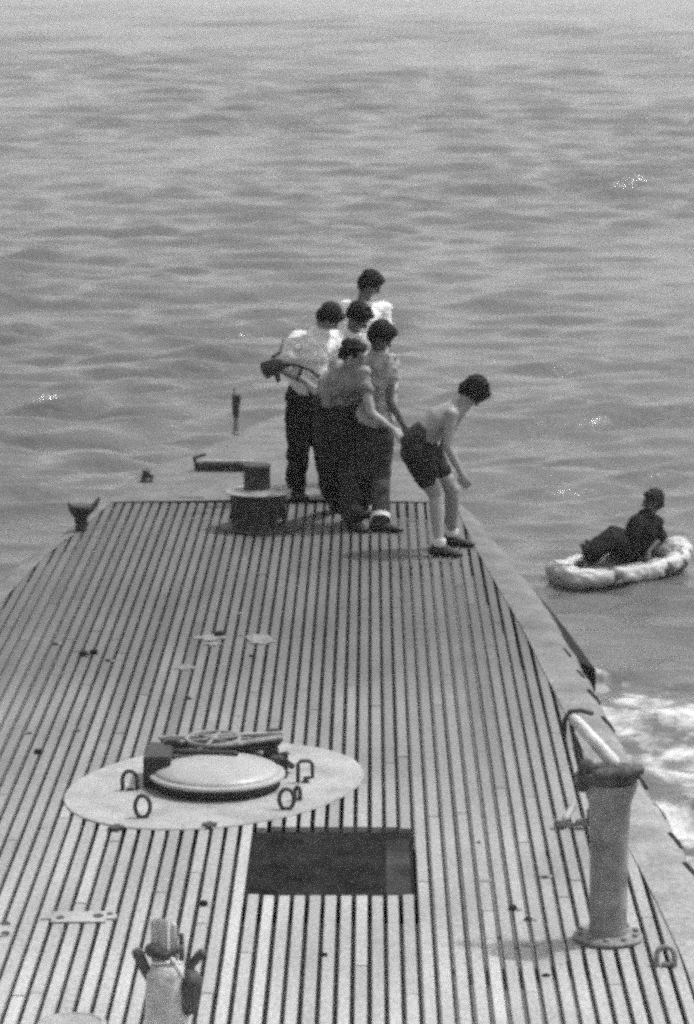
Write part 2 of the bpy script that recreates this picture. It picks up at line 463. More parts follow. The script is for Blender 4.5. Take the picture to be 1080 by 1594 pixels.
# open loading hatch in the planking: its shaded depth painted as a shallow black floor
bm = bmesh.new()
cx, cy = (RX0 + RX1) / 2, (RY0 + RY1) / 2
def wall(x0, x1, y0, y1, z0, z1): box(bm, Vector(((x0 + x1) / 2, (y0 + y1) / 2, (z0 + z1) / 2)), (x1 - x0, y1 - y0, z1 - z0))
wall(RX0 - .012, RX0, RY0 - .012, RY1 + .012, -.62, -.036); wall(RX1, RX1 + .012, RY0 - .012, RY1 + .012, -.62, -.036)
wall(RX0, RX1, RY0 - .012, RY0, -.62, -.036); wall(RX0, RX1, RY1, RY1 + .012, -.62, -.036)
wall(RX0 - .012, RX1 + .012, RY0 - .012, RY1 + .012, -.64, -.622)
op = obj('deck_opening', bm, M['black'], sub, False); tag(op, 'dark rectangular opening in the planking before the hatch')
bm = bmesh.new(); box(bm, Vector((cx, cy, -.042)), (RX1 - RX0 - .001, RY1 - RY0 - .001, .02)); obj('well_shade_floor', bm, M['well'], op, False)
bm = bmesh.new(); box(bm, Vector((RX1 - .075, cy - .05, -.03)), (.13, RY1 - RY0 - .25, .006)); obj('well_grey_panel', bm, M['well2'], op, False)
# right-hand stanchion with flanged foot and dark cap
def stanchion():
    b = ground(946, 1462); s = (1462 - VPY) * math.cos(pitch) / H
    hgt = .87; r = .092
    bm = bmesh.new()
    lathe(bm, (b.x, b.y, .004), [(r, .03), (r * 1.02, .2), (r * 1.05, hgt * .6), (r * 1.15, hgt * .80), (r * 1.55, hgt * .93)], 40)
    st = obj('deck_stanchion', bm, M['tube'], sub); tag(st, 'thick pale stanchion with flanged foot and dark cap near the right edge')
    bm = bmesh.new()
    lathe(bm, (b.x, b.y, 0), [(.17, .004), (.175, .02), (.165, .032), (r * 1.05, .036), (r * 1.03, .06)], 40)
    for k in range(10):
        a = k * .628 + .2; lathe(bm, (b.x + .145 * math.cos(a), b.y + .145 * math.sin(a), .03), [(.015, 0), (.015, .016), (.01, .02)], 6)
    obj('foot_flange', bm, M['midsteel'], st)
    bm = bmesh.new()
    rt = Matrix.Rotation(math.radians(-3), 3, 'Y')
    lathe(bm, (b.x - .01, b.y, hgt * .93), [(.11, 0), (.155, .015), (.165, .035), (.15, .06), (.05, .066)], 40, rot=rt)
    sweep(bm, [Vector((b.x - .06, b.y - .1, hgt + .0)), Vector((b.x + .03, b.y - .13, hgt + .01)), Vector((b.x + .13, b.y - .08, hgt + .02))], [(.05, .03), (.05, .038), (.04, .03)], lat=(0, 1, 0), n=14)
    sweep(bm, [Vector((b.x - .12, b.y - .05, hgt + .03)), Vector((b.x - .14, b.y - .06, hgt - .07))], [.04, .03], n=12)
    obj('pivot_cap', bm, M['lug'], st)
    bm = bmesh.new()
    top = Vector((b.x, b.y, hgt + .04))
    e = P(893, 1118, b.y + .15)
    sweep(bm, [top + Vector((.01, 0, 0)), e], [.036, .03], n=16)
    obj('crutch_arm', bm, M['worn'], st)
    bm = bmesh.new()
    sweep(bm, [e + Vector((-.045, .02, -.10)), e + Vector((-.045, 0, -.01)), e + Vector((-.02, 0, .035)), e + Vector((.035, 0, .04)), e + Vector((.09, .02, .02))], [.012] * 5, n=8)
    sweep(bm, [e + Vector((-.01, .03, -.04)), e + Vector((.02, .03, -.2)), e + Vector((.05, .03, -.32))], [.012] * 3, n=8)
    obj('crutch_hook', bm, M['dark'], st)
    # low side bracket clamped between the tube and the planking
    g = ground(880, 1290); g1 = ground(912, 1290)
    bm = bmesh.new()
    box(bm, (g + g1) / 2 + Vector((0, .02, .02)), (.20, .03, .02)); box(bm, g + Vector((-.03, 0, .03)), (.07, .05, .045)); box(bm, Vector((g1.x - .01, g1.y, .04)), (.10, .04, .035)); box(bm, Vector((g1.x + .02, g1.y, .07)), (.035, .04, .1))
    bmesh.ops.bevel(bm, geom=bm.edges[:], offset=.008, segments=2, affect='EDGES')
    br = obj('deck_bracket', bm, M['midsteel'], sub)
    bm = bmesh.new(); sweep(bm, [g + Vector((0, .02, .05)), g + Vector((.05, .12, .10))], [.022, .022], n=10)
    obj('bracket_pin', bm, M['tube'], br)
stanchion()

# near stanchion at the bottom of the view
def fork_post():
    b = ground(262, 1745); s_ = (1745 - VPY) * math.cos(pitch) / H
    top = (1745 - 1492) / s_ / math.cos(pitch) * .985
    bm = bmesh.new()
    lathe(bm, (b.x + .0, b.y, .004), [(.105, 0), (.1, top * .3), (.094, top * .7), (.086, top * .95), (.06, top)], 40)
    st = obj('fork_stanchion', bm, M['worn'], sub); tag(st, 'bright stanchion with forked head in the left foreground')
    bm = bmesh.new()
    lathe(bm, (b.x, b.y, 0), [(.17, .004), (.175, .02), (.12, .03)], 32); obj('foot_flange', bm, M['midsteel'], st)
    bm = bmesh.new()
    T = Vector((b.x, b.y, top))
    sweep(bm, [T + Vector((-.12, 0, .05)), T + Vector((-.095, 0, -.01)), T + Vector((-.065, 0, -.07))], [.026, .024, .02], n=10)
    obj('side_lug', bm, M['lug'], st); bm = bmesh.new()
    sweep(bm, [T + Vector((.145, 0, .05)), T + Vector((.10, 0, .0)), T + Vector((.085, 0, -.12))], [.022, .02, .02], n=10)
    sweep(bm, [T + Vector((.10, -.03, -.06)), T + Vector((.085, -.03, -.17))], [.05, .04], n=12)
    obj('side_lug', bm, M['lug'], st); bm = bmesh.new()
    sweep(bm, [T + Vector((-.06, -.02, .07)), T + Vector((0, -.02, .045)), T + Vector((.06, -.02, .08))], [.032, .022, .014], n=10)
    obj('fork_clamp', bm, M['lug'], st)
    bm = bmesh.new()
    box(bm, T + Vector((-.03, .0, .105)), (.07, .02, .19)); bmesh.ops.bevel(bm, geom=bm.edges[:], offset=.008, segments=2, affect='EDGES')
    obj('fork_cheek', bm, M['forkgrey'], st)
    bm = bmesh.new(); sweep(bm, [T + Vector((.028, 0, .02)), T + Vector((.03, 0, .17))], [.018, .014], n=10); obj('fork_cheek', bm, M['forkgrey'], st)
    bm = bmesh.new(); sweep(bm, [T + Vector((.062, .0, .03)), T + Vector((.062, .0, .13))], [.013, .010], n=8); obj('fork_bolt', bm, M['lug'], st)
    bm = bmesh.new(); sweep(bm, [T + Vector((.028, -.08, .05)), T + Vector((.066, -.09, -.02))], [.010, .013], n=8)
    obj('locking_pin', bm, M['worn'], st)
fork_post()

# capstan
cb = ground(402, 822)
bm = bmesh.new()
lathe(bm, (cb.x, cb.y, 0), [(.215, .02), (.205, .06), (.21, .15), (.225, .25), (.235, .30)], 48)
cp = obj('capstan', bm, M['dark'], sub); tag(cp, 'dark capstan drum with wide rim near the stern')
bm = bmesh.new(); lathe(bm, (cb.x + .02, cb.y, 0), [(.35, .003), (.352, .016), (.33, .024), (.23, .026)], 48); obj('base_flange', bm, M['dark'], cp)
bm = bmesh.new(); lathe(bm, (cb.x, cb.y, 0), [(.24, .302), (.285, .308), (.29, .320), (.27, .332), (.12, .338)], 48); obj('rim', bm, M['tube'], cp)
bm = bmesh.new(); lathe(bm, (cb.x - .01, cb.y, 0), [(.115, .336), (.112, .37), (.112, .52), (.122, .535), (.118, .548)], 32); obj('capstan_head', bm, M['dark'], cp)
bm = bmesh.new()
for k in range(12):
    a = k * math.pi / 6 + .1; bm = bmesh.new()
    sweep(bm, [Vector((cb.x + .215 * math.cos(a), cb.y + .215 * math.sin(a), .04)), Vector((cb.x + .225 * math.cos(a), cb.y + .225 * math.sin(a), .27))], [.012, .012], n=6)
    obj('whelp', bm, M['dark'], cp)

# stern gear
g = ground(345, 734)
bm = bmesh.new()
a_, b_ = ground(303, 732), ground(398, 730)
yy = g.y
for x in np.linspace(a_.x + .06, b_.x - .05, 9): box(bm, Vector((x, yy, .045)), (.055, .10, .085))
box(bm, Vector(((a_.x + b_.x) / 2, yy + .02, .05)), (b_.x - a_.x, .06, .07))
bmesh.ops.bevel(bm, geom=bm.edges[:], offset=.006, segments=1, affect='EDGES')
fr = obj('fairlead', bm, M['dark'], sub); tag(fr, 'long low dark fairlead bar behind the capstan')
bm = bmesh.new(); box(bm, Vector(((a_.x + b_.x) / 2 + .03, yy + .03, .096)), (b_.x - a_.x - .1, .09, .012)); obj('fairlead_lit_top', bm, M['tube'], fr)  # pale piece added for the lit top of the bar
bm = bmesh.new(); q = ground(306, 722); sweep(bm, [Vector((a_.x + .02, yy, .05)), Vector((a_.x - .0, yy, .13)), Vector((a_.x + .10, yy, .16))], [.02, .02, .015], n=8); obj('fairlead_horn', bm, M['dark'], fr)
q = ground(368, 676)
bm = bmesh.new(); lathe(bm, (q.x, q.y, 0), [(.05, .004), (.05, .02), (.035, .03), (.028, .15), (.028, .2)], 16)
stp = obj('ensign_socket', bm, M['midsteel'], sub); tag(stp, 'slim post with a dark upper half standing at the stern')
bm = bmesh.new(); lathe(bm, (q.x - .005, q.y, 0), [(.032, .17), (.038, .25), (.040, .40), (.025, .415)], 16)
box(bm, Vector((q.x + .012, q.y, .36)), (.06, .05, .09)); box(bm, Vector((q.x - .02, q.y, .43)), (.012, .012, .08)); obj('post_head', bm, M['dark'], stp)
q = ground(228, 751)
bm = bmesh.new(); lathe(bm, (q.x, q.y, 0), [(.065, .004), (.06, .03), (.035, .045), (.032, .09), (.045, .105), (.03, .12)], 16)
box(bm, Vector((q.x + .01, q.y, .06)), (.11, .04, .03)); c_ = obj('mooring_cleat', bm, M['dark'], sub); tag(c_, 'small dark cleat on the bare steel of the stern')
q = ground(126, 826)
bm = bmesh.new()
lathe(bm, (q.x, q.y, 0), [(.055, .0), (.05, .05), (.06, .11), (.10, .16), (.115, .20), (.105, .22)], 16, sx=.95, sy=.8)
sweep(bm, [q + Vector((.06, 0, .16)), q + Vector((.11, 0, .21)), q + Vector((.155, .03, .27))], [.03, .024, .014], n=8)
sweep(bm, [q + Vector((-.04, 0, .18)), q + Vector((-.10, 0, .23))], [.026, .014], n=8)
c_ = obj('mooring_cleat', bm, M['dark'], sub); tag(c_, 'large horned dark cleat at the left deck edge')
bm = bmesh.new(); a_, b_ = ground(280, 776), ground(315, 776); sweep(bm, [a_ + Vector((0, 0, .01)), b_ + Vector((0, 0, .012))], [.009, .009], n=6); obj('grab_rod', bm, M['midsteel'], sub)

# limber holes along the right shoulder, shade inside them laid on as black slivers
def edge_hole(px0, py0, px1, py1, wd):
    bm = bmesh.new(); a = ground(px0, py0, -.02); b = ground(px1, py1, -.02)
    pts = []
    for t in np.linspace(0, 1, 7):
        p = a.lerp(b, t); ed = f(R_edge, p.y)
        dx = ed - p.x
        z = float(np.interp(dx, [0, .04, .09, .16, .3], [-.06, -.022, -.002, .004, .004])) + .001
        pts.append(Vector((p.x, p.y, z)))
    sweep(bm, pts, [(wd * (.7 + .3 * math.sin(math.pi * t)), .006) for t in np.linspace(0, 1, 7)], lat=(1, 0, 0), n=12)
    return obj('limber_hole', bm, M['black'], sub)
for x, y in ((948, 1128), (1000, 1214), (1028, 1262), (1053, 1308), (1076, 1356), (926, 1086), (905, 1052), (884, 1020)):
    k = .6 if y < 1060 else 1.0
    edge_hole(x - 11 * k, y - 11 * k, x + 6 * k, y + 7 * k, .022 * (.7 if y < 1060 else 1))
# long side slot, its dark inside put in as a black block, widening forward
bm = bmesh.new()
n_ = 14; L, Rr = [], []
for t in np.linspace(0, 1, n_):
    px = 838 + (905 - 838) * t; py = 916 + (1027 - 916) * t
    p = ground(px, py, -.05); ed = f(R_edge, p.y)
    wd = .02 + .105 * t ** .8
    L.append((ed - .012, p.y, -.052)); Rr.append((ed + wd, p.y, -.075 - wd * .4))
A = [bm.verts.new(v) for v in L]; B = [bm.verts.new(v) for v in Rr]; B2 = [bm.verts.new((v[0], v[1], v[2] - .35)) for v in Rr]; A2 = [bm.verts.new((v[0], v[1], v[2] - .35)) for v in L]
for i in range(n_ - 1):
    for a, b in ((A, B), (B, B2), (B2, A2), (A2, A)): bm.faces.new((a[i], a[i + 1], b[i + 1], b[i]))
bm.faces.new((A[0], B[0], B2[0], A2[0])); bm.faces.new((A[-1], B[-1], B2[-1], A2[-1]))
sl = obj('side_slot_shade', bm, M['black'], sub, False); tag(sl, 'long black strip along the outer right deck edge')

# small inset plates, joints and knobs of the planking
for (x0, y0, x1, y1) in ((62, 1421, 184, 1437), (-30, 1436, 16, 1462)):
    flat_plate('inset_plate', x0, y0, x1, y1, M['plate'], rot=.02)
for (x, y, a, b) in ((94, 1431, 14, 5), (153, 1428, 17, 7), (171, 1425, 10, 6), (8, 1440, 16, 4), (8, 1455, 14, 6)):
    bm = bmesh.new(); q = ground(x, y); s_ = (y - VPY) / H; lathe(bm, (q.x, q.y, .0045), [(a / s_ / 2, 0), (a / s_ / 2, .0065), (a / s_ / 2.6, .007)], 14, sy=1.3)
    obj('drain_hole', bm, M['dark'], sub)
for (x0, y0, x1, y1, rt) in ((300, 988, 352, 998, .1), (384, 988, 424, 1004, .2), (270, 1036, 306, 1044, 0), (318, 1000, 346, 1006, 0)):
    flat_plate('inset_plate', x0, y0, x1, y1, M['wornplate'], rot=rt, t=.004)
# round cover at the bottom left
q = ground(112, 1597)
bm = bmesh.new(); lathe(bm, (q.x, q.y, 0), [(.155, .002), (.16, .012), (.135, .018), (.13, .012), (.02, .014)], 40); e = obj('round_cover', bm, M['plate'], sub)
for (x, y, r, h_) in ((505, 1488, .016, .012), (130, 1021, .035, .03), (146, 1018, .03, .03), (60, 1172, .028, .02), (342, 990, .04, .03), (798, 1416, .022, .02), (822, 1432, .02, .01), (317, 1409, .022, .02),
                      (294, 1088, .016, .01), (850, 1519, .02, .006), (85, 1003, .03, .004), (848, 1366, .02, .004), (168, 1029, .02, .01), (392, 1022, .02, .01), (745, 1312, .012, .004), (350, 1182, .01, .01), (120, 1138, .02, .004), (45, 1142, .02, .004)):
    bm = bmesh.new(); q = ground(x, y); lathe(bm, (q.x, q.y, 0), [(r, .001), (r, h_ * .7 + .002), (r * .7, h_ + .003)], 12)
    obj('deck_bolt', bm, M['black'], sub)
for (x0, x1, y) in ((840, 860, 1365), (790, 812, 1416), (815, 835, 1432), (812, 836, 1471), (76, 96, 1003), (120, 140, 1022), (165, 178, 1029), (38, 52, 1142), (114, 124, 1137), (745, 765, 1371), (372, 384, 955), (300, 312, 1180), (690, 700, 1050)):
    a_, b_ = ground(x0, y), ground(x1, y)
    bm = bmesh.new(); box(bm, (a_ + b_) / 2 + Vector((0, 0, .0015)), (b_.x - a_.x, .035, .005)); obj('butt_joint', bm, M['midsteel'], sub, False)
# rag on the capstan foot
q = ground(425, 822)
bm = bmesh.new(); bmesh.ops.create_grid(bm, x_segments=22, y_segments=16, size=.5)
for v in bm.verts:
    p = v.co.copy(); v.co = Vector((q.x + p.x * .15, q.y - .02 + p.y * .24, .03 + .02 * (1 + noise.noise(p * 5)) + .02 * noise.noise(p * 9 + Vector((3, 1, 0))) + .045 * (p.x + .5)))
rg = obj('rag', bm, M['white'], None); s_ = rg.modifiers.new('s', 'SOLIDIFY'); s_.thickness = .005
tag(rg, 'small crumpled white rag on the foot of the capstan', 'rag')

# ------------------------------------------------------------------ people
def orient(fwd, up):
    fwd = Vector(fwd).normalized(); up = Vector(up); up = (up - fwd * up.dot(fwd)).normalized(); side = up.cross(fwd)   # local x=side(left), y=fwd? columns
    return Matrix((side, fwd, up)).transposed()
def head_parts(bm, c, fwd, up, neck, k=1.0):
    Rm = orient(fwd, up); T = lambda x, y, z: c + Rm @ Vector((x * k, y * k, z * k))
    ball(bm, T(0, -.012, .025), (.076 * k, .094 * k, .09 * k), Rm)
    ball(bm, T(0, .022, -.04), (.056 * k, .062 * k, .068 * k), Rm)
    ball(bm, T(0, .052, -.092), (.026 * k, .024 * k, .02 * k), Rm, 2)
    sweep(bm, [T(0, .078, .02), T(0, .105, -.022)], [.009 * k, .016 * k], n=8)       # nose
    ball(bm, T(0, .083, -.055), (.024 * k, .013 * k, .010 * k), Rm, 2)                # lips
    ball(bm, T(0, .082, .032), (.046 * k, .012 * k, .010 * k), Rm, 2)                 # brow
    for s in (-1, 1): ball(bm, T(s * .077, -.012, -.012), (.010 * k, .02 * k, .03 * k), Rm, 2)   # ears
    sweep(bm, [T(0, -.03, -.04), neck], [.054 * k, .062 * k], n=14)
    return Rm, T
def hand_parts(bm, wrist, dirv, palm_n, curl=.5, k=1.0, side=1):
    d = Vector(dirv).normalized(); nn = Vector(palm_n); nn = (nn - d * nn.dot(d)).normalized(); s = d.cross(nn) * side
    pc = wrist + d * .05 * k
    sweep(bm, [wrist, wrist + d * .03 * k, wrist + d * .085 * k], [(.026 * k, .02 * k), (.036 * k, .016 * k), (.04 * k, .014 * k)], lat=s, n=12)
    for i, (o_, ln) in enumerate(((-.033, .062), (-.011, .075), (.011, .07), (.032, .055))):
        p0 = wrist + d * .085 * k + s * o_ * k
        d1 = (d + nn * curl * .6 + s * o_ * 4).normalized(); d2 = (d + nn * curl * 1.6 + s * o_ * 3).normalized(); d3 = (d * .6 + nn * curl * 2.4).normalized()
        p1 = p0 + d1 * ln * .45 * k; p2 = p1 + d2 * ln * .33 * k; p3 = p2 + d3 * ln * .25 * k
        sweep(bm, [p0 - d * .01, p1, p2, p3], [.0095 * k, .009 * k, .0085 * k, .0075 * k], n=8)
    p0 = wrist + d * .03 * k - s * .03 * k; dt = (d * .8 - s * .7 + nn * .4).normalized()
    sweep(bm, [p0, p0 + dt * .035 * k, p0 + dt * .035 * k + (d + nn * .5).normalized() * .03 * k], [.014 * k, .011 * k, .009 * k], n=8)
def lerp(a, b, t): return a.lerp(b, t)

def person(label, s, group=None):
    """s: dict of photo pixels for the joints; feet are ground pixels"""
    fl, frr = ground(*s['footL']), ground(*s['footR']) if s.get('z0') is None else None
    if s.get('z0') is not None:
        D = s['D']; base = P(*s['pelvis'][:2], D); base.z = s['z0']
        anL, anR = P(s['footL'][0], s['footL'][1], D + s['footL'][2]), P(s['footR'][0], s['footR'][1], D + s['footR'][2])
    else:
        D = s.get('D', (fl.y + frr.y) / 2); base = (fl + frr) / 2
        anL, anR = fl + Vector((0, 0, .085)), frr + Vector((0, 0, .085))
    root = empty('person', base); tag(root, label, 'person', group)
    def J(k):
        v = s[k]; return P(v[0], v[1], D + (v[2] if len(v) > 2 else 0))
    pel, chest, neck, head = J('pelvis'), J('chest'), J('neck'), J('head')
    shL, shR, hipL, hipR, knL, knR = J('shL'), J('shR'), J('hipL'), J('hipR'), J('knL'), J('knR')
    elL, elR, haL, haR = J('elL'), J('elR'), J('haL'), J('haR')
    lat = (shR - shL).normalized(); k = s.get('k', 1.0); bk = s.get('bulk', 1.0)
    latp = (hipR - hipL).normalized()
    if s.get('dbg', True):
        print(label[:28], 'arm %.2f %.2f %.2f %.2f leg %.2f %.2f %.2f %.2f torso %.2f sh %.2f hip %.2f head %.2f' % ((shL - elL).length, (elL - haL).length, (shR - elR).length, (elR - haR).length, (hipL - knL).length, (knL - anL).length, (hipR - knR).length, (knR - anR).length, (pel - chest).length + (chest - neck).length, (shL - shR).length, (hipL - hipR).length, (neck - head).length))
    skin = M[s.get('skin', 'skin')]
    # body: one continuous surface
    bm = bmesh.new()
    waist = lerp(pel, chest, .45)
    top = lerp(chest, neck, .62)
    sweep(bm, [pel, waist, chest, top, neck], [(.155 * k, .105 * k * bk), (.135 * k * bk, .095 * k * bk), (.16 * k, .115 * k * bk), (.14 * k, .085 * k * bk), (.06 * k, .06 * k)], lat=lat, n=24)
    ax = [(shL, elL, haL, 1), (shR, elR, haR, -1)]
    for a, b, c, sd_ in ax:
        sweep(bm, [lerp(a, top, .45), a], [.062 * k, .056 * k], n=14)
        sweep(bm, [a, lerp(a, b, .4), b], [.054 * k, .048 * k, .038 * k], n=14)
        sweep(bm, [b, lerp(b, c, .3), c], [.038 * k, .040 * k, .026 * k], n=14)
        dv = (c - b).normalized() * .7 + Vector((.15, -.1, -.3))
        hand_parts(bm, c, dv, s.get('palm', (.3, .3, -.6)), s.get('curl', .55), k, sd_)
    for a, b, c in ((hipL, knL, anL), (hipR, knR, anR)):
        lb = 1 + (bk - 1) * .7
        sweep(bm, [a, lerp(a, b, .5), b], [.09 * k * lb, .082 * k * lb, .060 * k * lb], n=16)
        sweep(bm, [b, lerp(b, c, .3), lerp(b, c, .75), c], [.056 * k * lb, .060 * k * lb, .042 * k * lb, .038 * k], n=16)
    toe = Vector(s.get('toe', (1, -.4, 0))).normalized()
    for c in (anL, anR): sweep(bm, [c + Vector((0, 0, -.04)) - toe * .03, c + toe * .06 + Vector((0, 0, -.05))], [.034 * k, .03 * k], n=12)
    Rm, T = head_parts(bm, head, s['fwd'], s['up'], neck, k)
    body = remeshed('body', bm, skin, root, .0085, 3)
    # eyes
    for x in (-.03, .03):
        bm = bmesh.new(); ball(bm, T(x, .082, .012), (.014 * k, .006 * k, .008 * k), Rm, 2); obj('eye', bm, M['boot'], body)
    # hair
    bm = bmesh.new()
    hs = s.get('hair', 1.0)
    ball(bm, T(0, -.028, .045), (.088 * k * hs, .098 * k * hs, .085 * k * hs), Rm, 4)
    ball(bm, T(0, -.06, -.005), (.076 * k * hs, .06 * k * hs, .085 * k * hs), Rm, 3)
    if s.get('long'):
        ball(bm, T(0, -.045, -.045), (.074 * k * hs, .055 * k * hs, .06 * k * hs), Rm, 3)
        for sx_ in (-.05, .05): ball(bm, T(sx_, .0, .0), (.036 * k * hs, .05 * k, .06 * k), Rm, 3)
    ball(bm, T(0.01, .045, .085), (.06 * k * hs, .04 * k * hs, .035 * k * hs), Rm, 3)
    remeshed('hair', bm, M['hair'], root, .010, 1, wr=.02 + .008 * math.sin(head.x * 40), wscale=30 + 8 * math.sin(head.x * 17), seed=head.x * 10)
    # shirt
    if s.get('shirt'):
        bm = bmesh.new()
        g_ = .026
        sweep(bm, [lerp(pel, waist, .1), waist, chest, top, lerp(top, neck, .45)], [((.165 + g_) * k, (.12 + g_) * k), ((.155 + g_) * k, (.118 + g_) * k), ((.17 + g_) * k, (.125 + g_) * k), ((.15 + g_) * k, (.095 + g_) * k), ((.075 + g_) * k, (.07 + g_) * k)], lat=lat, n=28)
        for a, b, c, _ in ax:
            sweep(bm, [lerp(a, top, .5), a], [.08 * k, .074 * k], n=14)
            e_ = s.get('sleeve', .62)
            sweep(bm, [a, lerp(a, b, e_ * .6), lerp(a, b, e_)], [.074 * k, .068 * k, .068 * k], n=14)
        remeshed('shirt', bm, M[s['shirt']], root, .014, 2, wr=.022, wscale=8, seed=head.z)
    # trousers or shorts
    bm = bmesh.new()
    ln = s.get('legcut', 1.0)
    up_ = lerp(pel, waist, .35 if ln >= .99 else .75)
    wf = 1.0 if ln >= .99 else .93 * bk
    sweep(bm, [lerp(pel, (hipL + hipR) / 2, .8), pel, up_], [(.175 * k * wf, .135 * k * wf), (.178 * k * wf, .13 * k * wf), ((.165 * k, .118 * k) if ln >= .99 else (.155 * k * bk, .112 * k * bk))], lat=latp, n=24)
    for a, b, c in ((hipL, knL, anL), (hipR, knR, anR)):
        if ln >= .99:
            e_ = lerp(b, c, .93 - s.get('roll', 0)); w0 = s.get('baggy', 1.0)
            sweep(bm, [a, lerp(a, b, .5), b, lerp(b, c, .5), e_], [.112 * k, .105 * k * w0, .088 * k * w0, .082 * k * w0, .080 * k * w0], n=18)
        else:
            sweep(bm, [a, lerp(a, b, ln * .5), lerp(a, b, ln)], [.110 * k * bk, .106 * k * bk, .092 * k * bk], n=18)
    tr = remeshed('trousers' if ln >= .99 else 'shorts', bm, M[s.get('pants', 'navy')], root, .014, 2, wr=.02, wscale=7, seed=head.x)
    if s.get('roll') is not None and ln >= .99 and s.get('roll', 0) > 0:
        for b, c in ((knL, anL), (knR, anR)):
            bm = bmesh.new(); e_ = lerp(b, c, .93 - s['roll']); d = (c - b).normalized()
            sweep(bm, [e_ - d * .02, e_ + d * .02], [.088 * k, .086 * k], n=20, caps=False); obj('trouser_cuff', bm, M['bright'], tr)
    # belt
    bm = bmesh.new(); a = (waist - pel).normalized(); bc = lerp(pel, waist, .38)
    sweep(bm, [bc - a * .012, bc + a * .012], [(.182 * k, .138 * k), (.182 * k, .138 * k)], lat=lat, n=28, caps=False) if not s.get('shirt') else sweep(bm, [bc - a * .01, bc + a * .01], [(.18 * k, .134 * k)] * 2, lat=lat, n=28, caps=False)
    obj('belt', bm, M['boot'], tr)
    # shoes and socks
    for c in (anL, anR):
        bm = bmesh.new()
        z = c.z - .085
        q = Vector((c.x, c.y, z))
        def tp(x, h_): return q + toe * x + Vector((0, 0, h_))
        sweep(bm, [tp(-.05, .045), tp(.04, .042), tp(.13, .034), tp(.18, .03)], [(.042, .042), (.043, .04), (.048, .032), (.042, .026)], lat=toe.cross(Vector((0, 0, 1))), n=16)
        sweep(bm, [tp(-.015, .05), tp(-.01, .12)], [.05, .048], n=14)
        sh = remeshed('shoe', bm, M['boot'], root, .009, 2)
        sh.data.transform(Matrix.Translation((0, 0, 0)))
        if s.get('socks'):
            bm = bmesh.new(); lathe(bm, q + Vector((0, 0, .085)), [(.05, 0), (.056, .02), (.055, .05), (.048, .065)], 18); obj('sock', bm, M['sock'], root)
    return root

G = 'sailors at the stern reaching for the raft'
P1 = person('man in white short sleeved shirt holding a gun at his waist beside the capstan', dict(
    footL=(461, 776), footR=(514, 780), pelvis=(480, 601), chest=(488, 549), neck=(499, 514, -.03), head=(513, 495, -.08),
    shL=(460, 527, -.1), shR=(526, 528, .12), elL=(441, 577, -.16), elR=(532, 582, -.12), haL=(478, 596, -.34), haR=(505, 598, -.30),
    hipL=(464, 612, -.03), hipR=(495, 612, .05), knL=(464, 697, -.06), knR=(505, 700, -.02), fwd=(.75, .25, -.9), up=(.7, -.2, .6), toe=(.5, -.9, 0),
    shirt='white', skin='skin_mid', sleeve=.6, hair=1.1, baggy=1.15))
P2 = person('man standing at the back of the group, his head the topmost', dict(
    footL=(545, 752), footR=(578, 752), pelvis=(556, 590), chest=(561, 520), neck=(566, 469), head=(577, 443),
    shL=(537, 478, .05), shR=(597, 481, .08), elL=(530, 540, .1), elR=(602, 540, .05), haL=(545, 580, -.15), haR=(596, 585, -.2),
    hipL=(545, 600, 0), hipR=(570, 600, 0), knL=(545, 675, -.03), knR=(573, 675, -.03), fwd=(.85, .3, -.6), up=(.5, -.2, .8), toe=(.6, -.8, 0),
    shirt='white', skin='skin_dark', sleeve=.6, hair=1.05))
P3 = person('man with bowed dark head directly below the topmost head of the group', dict(
    footL=(525, 770), footR=(555, 772), pelvis=(533, 606), chest=(542, 560), neck=(550, 518), head=(559, 493, -.05),
    shL=(522, 530, .12), shR=(577, 532, -.06), elL=(520, 585, .1), elR=(580, 590, -.1), haL=(540, 612, -.15), haR=(570, 625, -.3),
    hipL=(521, 616, .05), hipR=(547, 616, -.03), knL=(526, 695, -.08), knR=(556, 697, -.08), fwd=(.7, -.3, -.8), up=(.5, -.5, .7), toe=(.5, -.8, 0),
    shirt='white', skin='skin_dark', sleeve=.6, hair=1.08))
P4 = person('stooping man whose head is the lowest among the five men in trousers', dict(
    footL=(522, 796), footR=(549, 825), pelvis=(518, 615), chest=(545, 590, -.25), neck=(551, 569, -.32), head=(549, 551, -.40),
    shL=(531, 583, -.12), shR=(564, 580, -.40), elL=(528, 632, -.1), elR=(578, 644, -.48), haL=(552, 668, -.1), haR=(611, 668, -.45),
    hipL=(504, 628, .12), hipR=(528, 632, -.08), knL=(516, 712, .02), knR=(546, 728, -.14), fwd=(.9, .1, -.5), up=(.45, -.3, .8), toe=(.6, -.8, 0),
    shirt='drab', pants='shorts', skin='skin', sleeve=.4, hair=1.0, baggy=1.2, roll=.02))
P5 = person('man in open faded shirt gripping the waistband of the boy in dark shorts', dict(
    footL=(562, 806), footR=(592, 828), pelvis=(584, 652), chest=(589, 600), neck=(590, 547), head=(594, 524, -.06),
    shL=(570, 560, .1), shR=(608, 562, -.12), elL=(572, 622, .1), elR=(606, 622, -.16), haL=(596, 662, 0), haR=(628, 662, -.16),
    hipL=(573, 664, .08), hipR=(593, 666, -.04), knL=(570, 735, .0), knR=(593, 742, -.06), fwd=(.85, .1, -.7), up=(.6, -.2, .75), toe=(.95, -.3, 0),
    shirt='greycloth', pants='faded', skin='skin_dark', sleeve=.5, hair=1.1, baggy=1.0, roll=.03))
